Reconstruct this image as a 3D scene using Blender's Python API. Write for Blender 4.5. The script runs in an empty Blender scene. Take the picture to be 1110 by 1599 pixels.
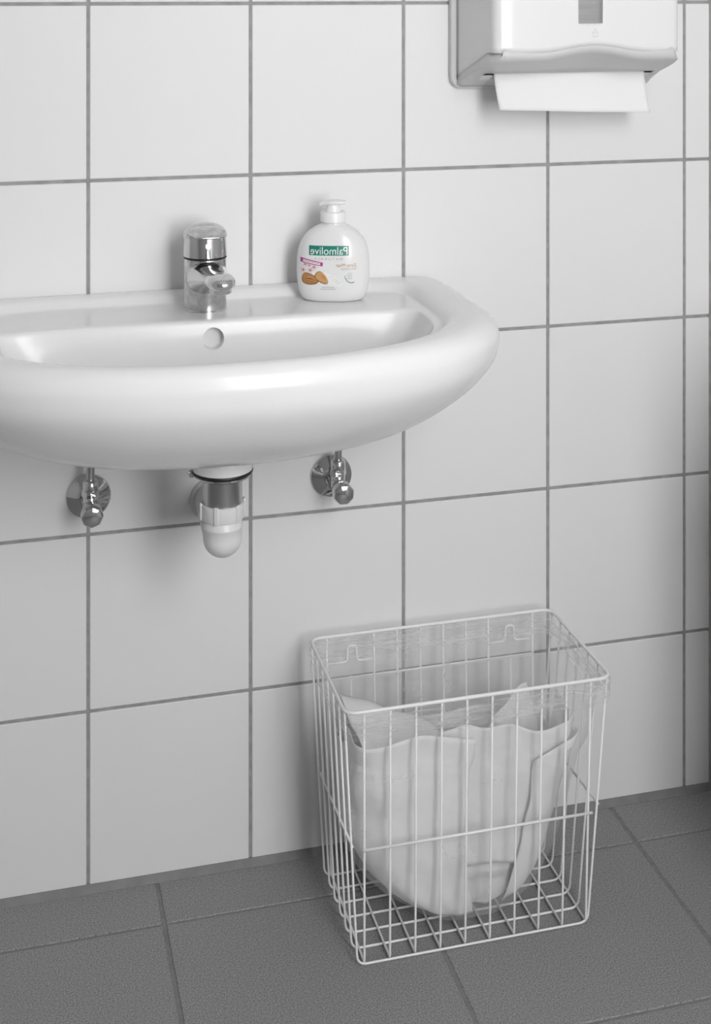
import bpy, bmesh, math, random
from mathutils import Vector, Matrix, noise
random.seed(7)
PI = math.pi
scene = bpy.context.scene
col = scene.collection

# ------------------------------------------------------------------ camera
F_PX = 2123.33; YAW = 0.257199; CAM = (-0.10604, -1.68033, 1.09678); HORIZON = -19.25
cd = bpy.data.cameras.new('camera'); cam = bpy.data.objects.new('camera', cd); col.objects.link(cam)
cd.sensor_fit = 'AUTO'; cd.sensor_width = 36.0; cd.lens = F_PX * 36.0 / 1599.0
cd.shift_x = 0.0; cd.shift_y = -(799.5 - HORIZON) / 1599.0
cd.clip_start = 0.02
cam.location = CAM; cam.rotation_euler = (PI / 2, 0, -YAW)
scene.camera = cam

# ------------------------------------------------------------------ light
SKY = 15.8
EXPO = 0.0
WALL_R, WALL_L, WALL_F, CEIL = 0.840, -1.35, -1.95, 2.55
WIN_X0, WIN_X1, WIN_Z0, WIN_Z1 = 0.28, 0.82, 0.62, 2.05      # window opening in the front wall (behind the camera)
w = bpy.data.worlds.new('world'); scene.world = w; w.use_nodes = True
bg = w.node_tree.nodes['Background']; bg.inputs[0].default_value = (1, 1, 1, 1); bg.inputs[1].default_value = SKY
ld = bpy.data.lights.new('window_portal', 'AREA'); ld.shape = 'RECTANGLE'
ld.size = WIN_X1 - WIN_X0; ld.size_y = WIN_Z1 - WIN_Z0; ld.cycles.is_portal = True
lo = bpy.data.objects.new('window_portal', ld); col.objects.link(lo)
lo.location = ((WIN_X0 + WIN_X1) / 2, WALL_F - 0.11, (WIN_Z0 + WIN_Z1) / 2); lo.rotation_euler = (PI / 2, 0, 0)
vs = scene.view_settings
vs.view_transform = 'Standard'; vs.look = 'None'; vs.gamma = 1; vs.use_curve_mapping = False; vs.exposure = EXPO

# ------------------------------------------------------------------ helpers
def mat(name, c, rough=0.5, metal=0.0, ior=1.5, coat=0.0):
    m = bpy.data.materials.new(name); m.use_nodes = True
    b = m.node_tree.nodes['Principled BSDF']
    if not hasattr(c, '__len__'): c = (c, c, c)
    b.inputs['Base Color'].default_value = (*c, 1)
    b.inputs['Roughness'].default_value = rough; b.inputs['Metallic'].default_value = metal
    b.inputs['IOR'].default_value = ior; b.inputs['Coat Weight'].default_value = coat
    return m
def nodes(m): return m.node_tree.nodes, m.node_tree.links, m.node_tree.nodes['Principled BSDF']
def add_bump(m, scale, strength, dist=0.001, detail=3, kind='noise', stretch=None):
    N, L, b = nodes(m)
    tc = N.new('ShaderNodeTexCoord'); t = N.new('ShaderNodeTexNoise' if kind == 'noise' else 'ShaderNodeTexVoronoi')
    t.inputs['Scale'].default_value = scale
    if kind == 'noise': t.inputs['Detail'].default_value = detail
    src = tc.outputs['Object']
    if stretch:
        mp = N.new('ShaderNodeMapping'); mp.inputs['Scale'].default_value = stretch
        L.new(src, mp.inputs['Vector']); src = mp.outputs['Vector']
    L.new(src, t.inputs['Vector'])
    bp = N.new('ShaderNodeBump'); bp.inputs['Strength'].default_value = strength; bp.inputs['Distance'].default_value = dist
    L.new(t.outputs[0], bp.inputs['Height']); L.new(bp.outputs['Normal'], b.inputs['Normal'])
    return t
def add_mottle(m, c1, c2, scale, detail=4, lo=0.35, hi=0.65):
    N, L, b = nodes(m)
    tc = N.new('ShaderNodeTexCoord'); t = N.new('ShaderNodeTexNoise'); t.inputs['Scale'].default_value = scale; t.inputs['Detail'].default_value = detail
    L.new(tc.outputs['Object'], t.inputs['Vector'])
    r = N.new('ShaderNodeValToRGB'); r.color_ramp.elements[0].position = lo; r.color_ramp.elements[1].position = hi
    r.color_ramp.elements[0].color = (c1, c1, c1, 1); r.color_ramp.elements[1].color = (c2, c2, c2, 1)
    L.new(t.outputs[0], r.inputs[0]); L.new(r.outputs[0], b.inputs['Base Color'])

def mesh_obj(name, verts, faces, m, parent=None, smooth=True, loc=None, rot=None):
    me = bpy.data.meshes.new(name); me.from_pydata([tuple(v) for v in verts], [], faces); me.update()
    bm = bmesh.new(); bm.from_mesh(me); bmesh.ops.recalc_face_normals(bm, faces=bm.faces); bm.to_mesh(me); bm.free()
    return link_mesh(name, me, m, parent, smooth, loc, rot)
def link_mesh(name, me, m, parent=None, smooth=True, loc=None, rot=None):
    if smooth is not False:
        me.shade_smooth()
        if smooth is True: me.set_sharp_from_angle(angle=math.radians(40))
    if m is not None and not me.materials: me.materials.append(m)
    o = bpy.data.objects.new(name, me); col.objects.link(o)
    if parent is not None: o.parent = parent
    if loc: o.location = loc
    if rot: o.rotation_euler = rot
    return o
def empty(name, loc=(0, 0, 0), rot=(0, 0, 0)):
    o = bpy.data.objects.new(name, None); o.empty_display_size = 0.02; col.objects.link(o); o.location = loc; o.rotation_euler = rot
    return o
def tag(o, label, cat, group=None):
    o['label'] = label; o['category'] = cat
    if group: o['group'] = group
    return o
def structure(o, label=None):
    o['kind'] = 'structure'
    if label: o['label'] = label
    return o
def box_mesh(x0, x1, y0, y1, z0, z1, bev=0.0, seg=1):
    bm = bmesh.new()
    vs_ = [bm.verts.new((x, y, z)) for x in (x0, x1) for y in (y0, y1) for z in (z0, z1)]
    for f in ((0, 1, 3, 2), (4, 6, 7, 5), (0, 4, 5, 1), (2, 3, 7, 6), (0, 2, 6, 4), (1, 5, 7, 3)): bm.faces.new([vs_[i] for i in f])
    bmesh.ops.recalc_face_normals(bm, faces=bm.faces)
    if bev > 0: bmesh.ops.bevel(bm, geom=list(bm.edges), offset=bev, segments=seg, affect='EDGES', profile=0.5)
    me = bpy.data.meshes.new('box'); bm.to_mesh(me); bm.free(); return me
def box(name, b, m, parent=None, bev=0.0, seg=1, smooth=False):
    return link_mesh(name, box_mesh(*b, bev, seg), m, parent, smooth if bev > 0 else False)
def loft(rings, closed=True, cap0=False, cap1=False):
    """rings: list of equal-length vertex lists"""
    n = len(rings[0]); v = [p for r in rings for p in r]; f = []
    for i in range(len(rings) - 1):
        for j in range(n if closed else n - 1):
            k = (j + 1) % n
            f.append((i * n + j, i * n + k, (i + 1) * n + k, (i + 1) * n + j))
    if cap0: f.append(tuple(range(n)))
    if cap1: f.append(tuple((len(rings) - 1) * n + j for j in range(n)))
    return v, f
def lathe(profile, seg=40, axis='Z', center=(0, 0, 0), cap0=True, cap1=True):
    rings = []
    for r, h in profile:
        ring = []
        for i in range(seg):
            a = 2 * PI * i / seg; c, s = r * math.cos(a), r * math.sin(a)
            p = {'Z': (c, s, h), 'Y': (c, h, s), 'X': (h, c, s)}[axis]
            ring.append(tuple(p[k] + center[k] for k in range(3)))
        rings.append(ring)
    return loft(rings, True, cap0, cap1)
def sweep(path, r, seg=8, closed=False, caps=True):
    P = [Vector(p) for p in path]; n = len(P); rr = r if hasattr(r, '__len__') else [r] * n
    tang = []
    for i in range(n):
        a = P[(i - 1) % n] if (closed or i > 0) else P[i]; b = P[(i + 1) % n] if (closed or i < n - 1) else P[i]
        tang.append((b - a).normalized())
    t0 = tang[0]; u = t0.orthogonal().normalized(); rings = []
    for i in range(n):
        t = tang[i]
        if i: 
            q = tang[i - 1].rotation_difference(t); u = (q @ u); u = (u - t * u.dot(t)).normalized()
        v = t.cross(u)
        rings.append([tuple(P[i] + (u * math.cos(2 * PI * k / seg) + v * math.sin(2 * PI * k / seg)) * rr[i]) for k in range(seg)])
    if closed:
        # align the seam
        best = min(range(seg), key=lambda s: (Vector(rings[-1][s]) - Vector(rings[0][0])).length)
        first = rings[0]; rings.append(first[-best:] + first[:-best] if best else list(first))
        if (Vector(rings[-2][0]) - Vector(rings[-1][0])).length > r * 1.5 + (P[0] - P[-1]).length: pass
    return loft(rings, True, caps and not closed, caps and not closed)
def round_path(pts, r, seg=6, closed=False):
    """polyline with rounded corners"""
    P = [Vector(p) for p in pts]; n = len(P); out = []
    for i in range(n):
        if not closed and i in (0, n - 1): out.append(P[i]); continue
        a, b, c = P[(i - 1) % n], P[i], P[(i + 1) % n]
        d0 = (a - b).normalized(); d1 = (c - b).normalized(); ang = d0.angle(d1)
        t = min(r / math.tan(ang / 2), (a - b).length * .49, (c - b).length * .49)
        p0, p1 = b + d0 * t, b + d1 * t
        for k in range(seg + 1):
            s = k / seg; out.append((p0 * (1 - s) ** 2) + b * (2 * s * (1 - s)) + p1 * s ** 2)
    return out
def smoothstep(a, b, x):
    t = max(0.0, min(1.0, (x - a) / (b - a))); return t * t * (3 - 2 * t)
def lerp(a, b, t): return a + (b - a) * t

# ------------------------------------------------------------------ materials
M = {}
M['tile'] = mat('white_glazed_tile', 0.79, 0.5, ior=1.33); add_bump(M['tile'], 9, 0.04, 0.002, 2)
M['grout'] = mat('grey_grout', 0.30, 0.9); add_mottle(M['grout'], 0.29, 0.37, 60); 
M['floor_tile'] = mat('grey_stone_tile', 0.19, 0.55)
add_mottle(M['floor_tile'], 0.16, 0.38, 620, 3, 0.36, 0.66); add_bump(M['floor_tile'], 640, 0.35, 0.0006, 3)
M['floor_grout'] = mat('dark_grey_grout', 0.17, 0.9); add_mottle(M['floor_grout'], 0.20, 0.235, 90)
M['silicone'] = mat('grey_silicone', 0.17, 0.6); add_mottle(M['silicone'], 0.19, 0.23, 40)
M['paint'] = mat('white_wall_paint', 0.62, 0.8)
M['ceiling'] = mat('white_ceiling_paint', 0.70, 0.85)
M['ceramic'] = mat('white_vitreous_ceramic', 0.82, 0.19, ior=1.36)
M['chrome'] = mat('polished_chrome', 0.62, 0.07, 1.0)
M['chrome_worn'] = mat('worn_chrome', 0.56, 0.2, 1.0); add_mottle(M['chrome_worn'], 0.46, 0.64, 110); 
M['steel'] = mat('brushed_steel', 0.5, 0.3, 1.0); add_bump(M['steel'], 60, 0.08, 0.0005, 3, 'noise', (1, 1, 14))
M['rubber'] = mat('black_rubber', 0.012, 0.5)
M['pipe_white'] = mat('white_plastic_pipe', 0.72, 0.35)
M['wire'] = mat('white_coated_wire', 0.85, 0.35)
M['abs'] = mat('white_gloss_plastic', 0.79, 0.22, ior=1.4)
M['abs_grey'] = mat('light_grey_plastic', 0.60, 0.35)
M['dark'] = mat('slot_shade_black', 0.03, 0.6)  # near-black colour stands in for the shade inside the towel slot
M['paper'] = mat('white_tissue_paper', 0.86, 0.85); add_bump(M['paper'], 35, 0.25, 0.0012, 2)
M['paper_grey'] = mat('crumpled_tissue_paper', 0.80, 0.8); add_bump(M['paper_grey'], 60, 0.2, 0.001, 3)
M['soap'] = mat('pearl_white_soap_bottle', 0.78, 0.2)
M['pump'] = mat('white_pump_plastic', 0.86, 0.35)

# ------------------------------------------------------------------ setting: shell
T = 0.12
PITCH_X, PITCH_Z, ROW0, GR = 0.2, 0.21506, 1.07699, 0.0042
RECESS = 0.0016
wall_back = structure(box('wall_back', (WALL_L - T, WALL_R + T, RECESS, T, -0.1, CEIL), M['grout']), 'wall of white square glazed tiles with grey grout')
floor = structure(box('floor', (WALL_L - T, WALL_R + T, WALL_F - T, RECESS, -0.12, -0.0012), M['floor_grout']), 'floor of speckled dark grey stone tiles')
structure(box('ceiling', (WALL_L - T, WALL_R + T, WALL_F - T, T, CEIL, CEIL + 0.1), M['ceiling']))
structure(box('wall_left', (WALL_L - T, WALL_L, WALL_F, RECESS, -0.0012, CEIL), M['paint']))
def add_box(bm, x0, x1, y0, y1, z0, z1):
    v = [bm.verts.new((x, y, z)) for x in (x0, x1) for y in (y0, y1) for z in (z0, z1)]
    for f in ((0, 1, 3, 2), (4, 6, 7, 5), (0, 4, 5, 1), (2, 3, 7, 6), (0, 2, 6, 4), (1, 5, 7, 3)): bm.faces.new([v[i] for i in f])
def boxes(name, lst, m):
    bm = bmesh.new()
    for q in lst: add_box(bm, *q)
    bmesh.ops.recalc_face_normals(bm, faces=bm.faces); me = bpy.data.meshes.new(name); bm.to_mesh(me); bm.free()
    return structure(link_mesh(name, me, m, None, False))
XR = WALL_R + RECESS
wall_right = boxes('wall_right', [(XR, XR + T, WALL_F, RECESS, -0.0012, CEIL)], M['grout'])
ya, yb0 = WALL_F - T, WALL_F
boxes('wall_front', [(WALL_L - T, WIN_X0, ya, yb0, -0.0012, CEIL), (WIN_X1, WALL_R + T, ya, yb0, -0.0012, CEIL), (WIN_X0, WIN_X1, ya, yb0, -0.0012, WIN_Z0), (WIN_X0, WIN_X1, ya, yb0, WIN_Z1, CEIL)], M['paint'])
# window behind the camera: frame and a clear pane
pane_m = bpy.data.materials.new('clear_glass_pane'); pane_m.use_nodes = True
pn, pl = pane_m.node_tree.nodes, pane_m.node_tree.links
pn.remove(pn['Principled BSDF']); tr = pn.new('ShaderNodeBsdfTransparent'); gl = pn.new('ShaderNodeBsdfGlossy'); gl.inputs['Roughness'].default_value = 0.02
mx = pn.new('ShaderNodeMixShader'); mx.inputs[0].default_value = 0.06
pl.new(tr.outputs[0], mx.inputs[1]); pl.new(gl.outputs[0], mx.inputs[2]); pl.new(mx.outputs[0], pn['Material Output'].inputs[0])
fw = 0.04; y0_, y1_ = WALL_F - 0.09, WALL_F - 0.04
win = boxes('window_1', [(WIN_X0, WIN_X1, y0_, y1_, WIN_Z0, WIN_Z0 + fw), (WIN_X0, WIN_X1, y0_, y1_, WIN_Z1 - fw, WIN_Z1), (WIN_X0, WIN_X0 + fw, y0_, y1_, WIN_Z0 + fw, WIN_Z1 - fw), (WIN_X1 - fw, WIN_X1, y0_, y1_, WIN_Z0 + fw, WIN_Z1 - fw)], M['abs'])
box('pane', (WIN_X0 + fw, WIN_X1 - fw, y0_ + 0.02, y0_ + 0.026, WIN_Z0 + fw, WIN_Z1 - fw), pane_m, win)
# unseen block added by the right wall to shade the lower right corner
SHADE_BLOCK = (0.738, WALL_R, -0.72, -0.40, -0.0005, 0.675)
structure(box('shade_block', SHADE_BLOCK, M['paint']), 'unseen half-height block added to shade the lower right corner')

# wall tiles, each its own piece (alike sizes share a mesh)
tile_cache = {}
def tile(parent, wdt, hgt, origin, face):
    key = (round(wdt, 4), round(hgt, 4), face)
    if key not in tile_cache:
        d = 0.006
        if face == 'back': me = box_mesh(0, wdt, 0, d, 0, hgt, 0.0009)
        elif face == 'right': me = box_mesh(0, d, -wdt, 0, 0, hgt, 0.0009)
        else: me = box_mesh(0, wdt, 0, hgt, -d, 0, 0.0008)
        me.materials.append(M['floor_tile'] if face == 'floor' else M['tile']); tile_cache[key] = me
    o = bpy.data.objects.new('tile', tile_cache[key]); col.objects.link(o); o.parent = parent; o.location = origin
    return o
g2 = GR / 2
zrows = []
for r in range(-7, 6):
    z1 = ROW0 - r * PITCH_Z - g2 + (0 if r > -7 else 0); z0 = ROW0 - (r + 1) * PITCH_Z + g2
    if r == 4: z0 = 0.006
    if r == 5: continue
    z1 = min(z1, CEIL - 0.002)
    if z1 - z0 > 0.01: zrows.append((z0, z1))
for z0, z1 in zrows:
    for c in range(-7, 5):
        x0 = max(c * PITCH_X + g2, WALL_L + 0.003); x1 = min((c + 1) * PITCH_X - g2, WALL_R - 0.0022)
        if x1 - x0 < 0.01: continue
        tile(wall_back, x1 - x0, z1 - z0, (x0, random.uniform(-1, 1) * 0.00015, z0), 'back')
    y = -0.003
    while y > WALL_F + 0.05:
        wd = min(PITCH_X - GR, y - WALL_F)
        tile(wall_right, wd, z1 - z0, (WALL_R, y, z0), 'right')
        y -= PITCH_X
# floor tiles
FX, FY, FG = 0.302, 0.267, 0.0052
for i in range(-5, 3):
    x0 = 0.0825 + FX * i + FG / 2; x1 = 0.0825 + FX * (i + 1) - FG / 2
    x0 = max(x0, WALL_L + 0.002); x1 = min(x1, WALL_R - 0.002)
    if x1 - x0 < 0.01: continue
    rows = [(-0.0835 + 0.002, -0.0072)] + [(-0.0835 - FY * (j + 1) + 0.002, -0.0835 - FY * j - 0.002) for j in range(9)]
    for y0, y1 in rows: tile(floor, x1 - x0, y1 - y0, (x0, y0, random.uniform(-1, 1) * 0.0002), 'floor')
# silicone joint at the foot of the wall
def strip(name, pts2, a, b):
    v, f = loft([[(x, p[0], p[1]) for p in pts2] for x in (a, b)], True, True, True)
    return structure(mesh_obj(name, v, f, M['silicone'], None, False))
strip('trim_1', [(0.001, -0.0008), (0.001, 0.0075), (-0.0012, 0.0072), (-0.0080, 0.0004), (-0.0080, -0.0008)], WALL_L + 0.001, WALL_R - 0.001)
bmc = mesh_obj('trim_2', *loft([[(WALL_R + 0.001, 0.001, z), (WALL_R - 0.0042, 0.001, z), (WALL_R + 0.001, -0.0042, z)] for z in (0.004, CEIL)], True, True, True), M['grout'], None, False)
structure(bmc)

# ------------------------------------------------------------------ washbasin
XS = 0.134
def sink_ring(a, yb, yf, z, y0=-0.16, nb=7, nf=2.25, N=160):
    y0 = max(min(y0, yb - .2 * (yb - yf)), yf + .2 * (yb - yf)); out = []
    for i in range(N):
        t = 2 * PI * i / N; c, s = math.cos(t), math.sin(t)
        if s >= 0: n = nb; y = y0 + (yb - y0) * abs(s) ** (2 / n)
        else: n = nf; y = y0 - (y0 - yf) * abs(s) ** (2 / n)
        out.append((math.copysign(a * abs(c) ** (2 / n), c), y, z))
    return out
def catmull(rows, k):
    out = []
    n = len(rows)
    for i in range(n - 1):
        p0, p1, p2, p3 = rows[max(i - 1, 0)], rows[i], rows[i + 1], rows[min(i + 2, n - 1)]
        for j in range(k):
            t = j / k
            out.append(tuple(0.5 * ((2 * b) + (c - a) * t + (2 * a - 5 * b + 4 * c - d) * t * t + (3 * b - a - 3 * c + d) * t ** 3) for a, b, c, d in zip(p0, p1, p2, p3)))
    out.append(tuple(rows[-1])); return out
# a, back y, front y, z, split y, back exponent, front exponent
inner = [(.022, -.168, -.212, .606, -.19, 2, 2), (.10, -.140, -.255, .612, -.19, 2.6, 2.1), (.165, -.132, -.285, .628, -.18, 3.6, 2.15), (.205, -.129, -.305, .655, -.17, 5, 2.2),
         (.230, -.1255, -.320, .688, -.165, 6, 2.25), (.2390, -.1228, -.3268, .703, -.16, 7, 2.25), (.2430, -.1208, -.3293, .7095, -.16, 7, 2.25), (.2448, -.1188, -.3302, .7120, -.16, 7, 2.25), (.2468, -.1155, -.3312, .7130, -.16, 7, 2.25)]
deck = [(.2500, -.085, -.3330, .7131, -.16, 8, 2.25), (.2530, -.040, -.3345, .7134, -.16, 9, 2.25), (.2550, -.0300, -.3355, .7142, -.16, 9, 2.25), (.2575, -.0260, -.337, .7170, -.16, 9, 2.25),
        (.2615, -.0215, -.3395, .7208, -.16, 9, 2.25), (.268, -.016, -.343, .7238, -.16, 9, 2.25), (.281, -.008, -.349, .7256, -.16, 10, 2.25)]
outer = [(.299, 0.0, -.358, .7245, -.16, 14, 2.25), (.3120, 0.0, -.3655, .7190, -.16, 14, 2.25), (.3195, 0.0, -.3690, .711, -.16, 14, 2.25), (.3225, 0.0, -.3705, .699, -.16, 14, 2.25), (.317, 0, -.366, .677, -.16, 10, 2.25),
         (.298, 0, -.350, .653, -.16, 9, 2.25), (.268, 0, -.328, .630, -.16, 8, 2.25), (.227, 0, -.298, .608, -.16, 7, 2.25), (.173, -.01, -.264, .593, -.16, 6, 2.2), (.11, -.04, -.238, .5845, -.16, 5, 2.1), (.045, -.145, -.235, .5815, -.19, 2, 2),
         (.036, -.154, -.226, .581, -.19, 2, 2), (.0345, -.1555, -.2245, .579, -.19, 2, 2), (.0335, -.1565, -.2235, .5665, -.19, 2, 2)]
prof = catmull(inner, 4)[:-1] + catmull([inner[-1]] + deck, 3)[:-1] + catmull([deck[-1]] + outer[:11], 4)[:-1] + outer[10:]
rings = [sink_ring(*q[:4], y0=q[4], nb=q[5], nf=q[6]) for q in prof]
basin_root = empty('washbasin', (XS, 0, 0.585)); tag(basin_root, 'wide white ceramic wall-hung washbasin with oval rim and overflow hole', 'washbasin')
v, f = loft(rings, True, True, True)
v = [(x, y, z - 0.585) for x, y, z in v]
basin = mesh_obj('basin', v, f, M['ceramic'], basin_root, 'all')
# overflow hole cut into the back wall of the bowl
cv, cf = lathe([(0.0, -0.147), (0.0125, -0.147), (0.0125, -0.112), (0.0, -0.112)], 40, 'Y', (0, 0, 0.6925 - 0.585), False, False)
cutter = mesh_obj('cutter', cv, cf, M['ceramic'])
cm = cutter.data; bm = bmesh.new(); bm.from_mesh(cm); bmesh.ops.remove_doubles(bm, verts=bm.verts, dist=1e-6); bmesh.ops.recalc_face_normals(bm, faces=bm.faces); bm.to_mesh(cm); bm.free()
cutter.location = basin_root.location * 1.0
bm = bmesh.new(); bm.from_mesh(basin.data); bmesh.ops.recalc_face_normals(bm, faces=bm.faces); bm.to_mesh(basin.data); bm.free()
bpy.context.view_layer.update()
md = basin.modifiers.new('hole', 'BOOLEAN'); md.operation = 'DIFFERENCE'; md.object = cutter; md.solver = 'EXACT'
bpy.context.view_layer.update()
dg = bpy.context.evaluated_depsgraph_get(); nm = bpy.data.meshes.new_from_object(basin.evaluated_get(dg)); basin.modifiers.clear(); basin.data = nm
nm.set_sharp_from_angle(angle=math.radians(50))
bpy.data.objects.remove(cutter)
rim = [(0.0108 * math.cos(a), -0.1283, 0.6925 - 0.585 + 0.0108 * math.sin(a)) for a in [2 * PI * i / 40 for i in range(40)]]
v, f = lathe([(0.021, 0.6065 - 0.585), (0.0195, 0.6105 - 0.585), (0.012, 0.6115 - 0.585), (0.001, 0.6115 - 0.585)], 36, 'Z', (0, -0.19, 0)); mesh_obj('drain_plug', v, f, M['chrome'], basin_root)

# ------------------------------------------------------------------ faucet (chrome single-lever mixer)
fc = empty('mixer_tap', (XS, -0.06, 0.7128)); tag(fc, 'chrome single-lever mixer tap on the washbasin deck', 'tap')
def ell(cx, cy, cz, a, b, n=28, e=2.0, plane='XZ'):
    out = []
    for i in range(n):
        t = 2 * PI * i / n; c, s = math.cos(t), math.sin(t)
        p = math.copysign(a * abs(c) ** (2 / e), c); q = math.copysign(b * abs(s) ** (2 / e), s)
        out.append((cx + p, cy, cz + q) if plane == 'XZ' else (cx + p, cy + q, cz))
    return out
v, f = lathe([(0.0262, 0), (0.0262, 0.0015), (0.0255, 0.002), (0.0252, 0.03), (0.0252, 0.0605), (0.0245, 0.0618)], 56); mesh_obj('body', v, f, M['chrome_worn'], fc)
v, f = lathe([(0.0246, 0.0612), (0.0258, 0.0616), (0.0258, 0.0632), (0.0246, 0.0636)], 48); mesh_obj('seal_ring', v, f, M['rubber'], fc)
# spout: lofted from the body forward, flattening into a rounded nose
sec = [(-.002, .040, .0245, .0205), (-.02, .041, .0243, .0195), (-.035, .0435, .0225, .0165), (-.055, .047, .0198, .0132), (-.075, .0505, .0178, .0112), (-.095, .0535, .0168, .0103),
       (-.112, .0555, .0165, .0100), (-.124, .056, .0155, .0092), (-.132, .0555, .012, .007), (-.1365, .0548, .0075, .0042), (-.138, .0545, .003, .0015)]
secs = catmull(sec, 4)
v, f = loft([ell(0, q[0], q[1], q[2], q[3], 36, 2.3) for q in secs], True, True, True); mesh_obj('spout', v, f, M['chrome'], fc, 'all')
nz = (0, -0.117, 0)
v, f = lathe([(0.0136, 0.056), (0.0136, 0.0525), (0.0124, 0.0515), (0.0122, 0.0445), (0.0112, 0.0435), (0.0092, 0.0435), (0.0090, 0.0460), (0.001, 0.0460)], 36, 'Z', nz); ae = mesh_obj('aerator', v, f, M['chrome'], fc)
v, f = lathe([(0.0090, 0.0452), (0.001, 0.0450)], 24, 'Z', nz); mesh_obj('aerator_mesh', v, f, M['steel'], ae)
# handle: conical skirt under an overhanging dome with a brim
v, f = lathe([(0.0235, 0.0634), (0.0262, 0.0640), (0.0260, 0.070), (0.0248, 0.0885), (0.02, 0.092)], 56); hd = mesh_obj('handle', v, f, M['chrome'], fc)
v, f = lathe([(0.0238, 0.0868)] + [(0.0262 * math.cos(t) ** 0.8, 0.0868 + 0.0158 * math.sin(t)) for t in [i / 14 * PI / 2 for i in range(14)]] + [(0.0006, 0.1026)], 56); cap = mesh_obj('handle_cap', v, f, M['chrome_worn'], hd, True)
lev = catmull([(-.004, .0925, .0235, .0085), (-.02, .0940, .0222, .0068), (-.030, .0936, .0200, .0048), (-.038, .0926, .0175, .0030), (-.0425, .0918, .0140, .0018), (-.0440, .0915, .0110, .0008)], 4)
v, f = loft([ell(0, q[0], q[1], q[2], q[3], 36, 2.3) for q in lev], True, True, True); mesh_obj('lever', v, f, M['chrome_worn'], hd, 'all')
v, f = lathe([(0.0034, -0.0263), (0.0034, -0.0256)], 24, 'Y', (0, 0, 0.079)); mesh_obj('indicator_dot', v, f, M['chrome_worn'], hd)

# ------------------------------------------------------------------ soap bottle
bt = empty('soap_bottle', (0.2937, -0.052, 0.7134), (0, 0, math.radians(-16))); tag(bt, 'white pump bottle of almond hand soap with green mirrored brand label', 'soap bottle')
bprof = [(0.0, .0330, .0175), (.0012, .0362, .0195), (.004, .0392, .0215), (.010, .0418, .0232), (.020, .0438, .0244), (.032, .0448, .025), (.044, .0449, .025), (.054, .0443, .0248), (.062, .0430, .0242), (.070, .0405, .0230),
         (.077, .0366, .0212), (.083, .0314, .0190), (.0875, .0255, .0170), (.0905, .0200, .0155), (.0925, .0160, .0140), (.0945, .0140, .0132), (.0975, .0136, .0132)]
bfine = catmull(bprof, 4)
EXPB = 2.35
def bsec(zr):
    for (z0, w0, d0), (z1, w1, d1) in zip(bfine, bfine[1:]):
        if z0 <= zr <= z1:
            t = (zr - z0) / (z1 - z0) if z1 > z0 else 0; return lerp(w0, w1, t), lerp(d0, d1, t)
    return bfine[-1][1:]
def bexp(zr): return lerp(EXPB, 2.0, smoothstep(.085, .0945, zr))
v, f = loft([ell(0, 0, z, a, d, 64, bexp(z), 'XY') for z, a, d in bfine], True, True, True); mesh_obj('bottle_body', v, f, M['soap'], bt, True)
v, f = lathe([(0.0150, 0.0952), (0.0158, 0.0958), (0.0158, 0.1065), (0.0150, 0.1078), (0.0090, 0.1082)], 48); cp = mesh_obj('pump_collar', v, f, M['pump'], bt)
v, f = lathe([(0.0100, 0.1078), (0.0096, 0.1105), (0.0085, 0.1122), (0.0078, 0.1160), (0.0090, 0.1172)], 36); mesh_obj('pump_stem', v, f, M['pump'], bt)
# pump head: shallow dome with a flat thumb plate and a drooping spout
hd_s = [(0.0165, .1195, .0030, .0012), (0.0160, .1195, .0060, .0018), (0.012, .1192, .0082, .0026), (0.005, .1190, .0098, .0034), (-0.003, .1187, .0092, .0035), (-0.009, .1180, .0062, .0032), (-0.0130, .1174, .0044, .0028), (-0.0162, .1165, .0036, .0024), (-0.0174, .1160, .0022, .0015)]
v, f = loft([[(x, p[0] * 1.0, p[2]) for p in [(hy * math.cos(2 * PI * i / 24), 0, z + hz * math.sin(2 * PI * i / 24)) for i in range(24)]] for x, z, hy, hz in catmull(hd_s, 3)], True, True, True); mesh_obj('pump_head', v, f, M['pump'], bt, 'all')
def ink(name, c): 
    if name not in M: M[name] = mat(name, c, 0.35)
    return M[name]
def on_bottle(u, zr, lift):
    a, d = bsec(zr); e = bexp(zr); q = min(abs(u) / a, 0.999)
    return (u, -d * (1 - q ** e) ** (1 / e) - lift, zr)
def px2(px, py): return ((px - 517.8) / 1290.0, (474.0 - py) / 1290.0)
def print_grid(name, corners, m, parent, lift=0.00012, nu=16, nv=4):
    """corners in photograph-scale label units (tl, tr, br, bl)"""
    tl, tr_, br, bl = [px2(*c) for c in corners]; v = []; f = []
    for j in range(nv + 1):
        for i in range(nu + 1):
            s, t = i / nu, j / nv
            u = lerp(lerp(tl[0], tr_[0], s), lerp(bl[0], br[0], s), t); z = lerp(lerp(tl[1], tr_[1], s), lerp(bl[1], br[1], s), t)
            v.append(on_bottle(u, z, lift))
    for j in range(nv):
        for i in range(nu): a = j * (nu + 1) + i; f.append((a, a + 1, a + nu + 2, a + nu + 1))
    return mesh_obj(name, v, f, m, parent)
def print_poly(name, pts, m, parent, lift=0.00016):
    q = [px2(*p) for p in pts]; c = (sum(p[0] for p in q) / len(q), sum(p[1] for p in q) / len(q)); n = len(q)
    v = [on_bottle(*c, lift)] + [on_bottle(lerp(c[0], p[0], s), lerp(c[1], p[1], s), lift) for s in (.5, 1) for p in q]; f = []
    for i in range(n):
        k = (i + 1) % n; f.append((0, 1 + i, 1 + k)); f.append((1 + i, 1 + n + i, 1 + n + k, 1 + k))
    return mesh_obj(name, v, f, m, parent)
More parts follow.
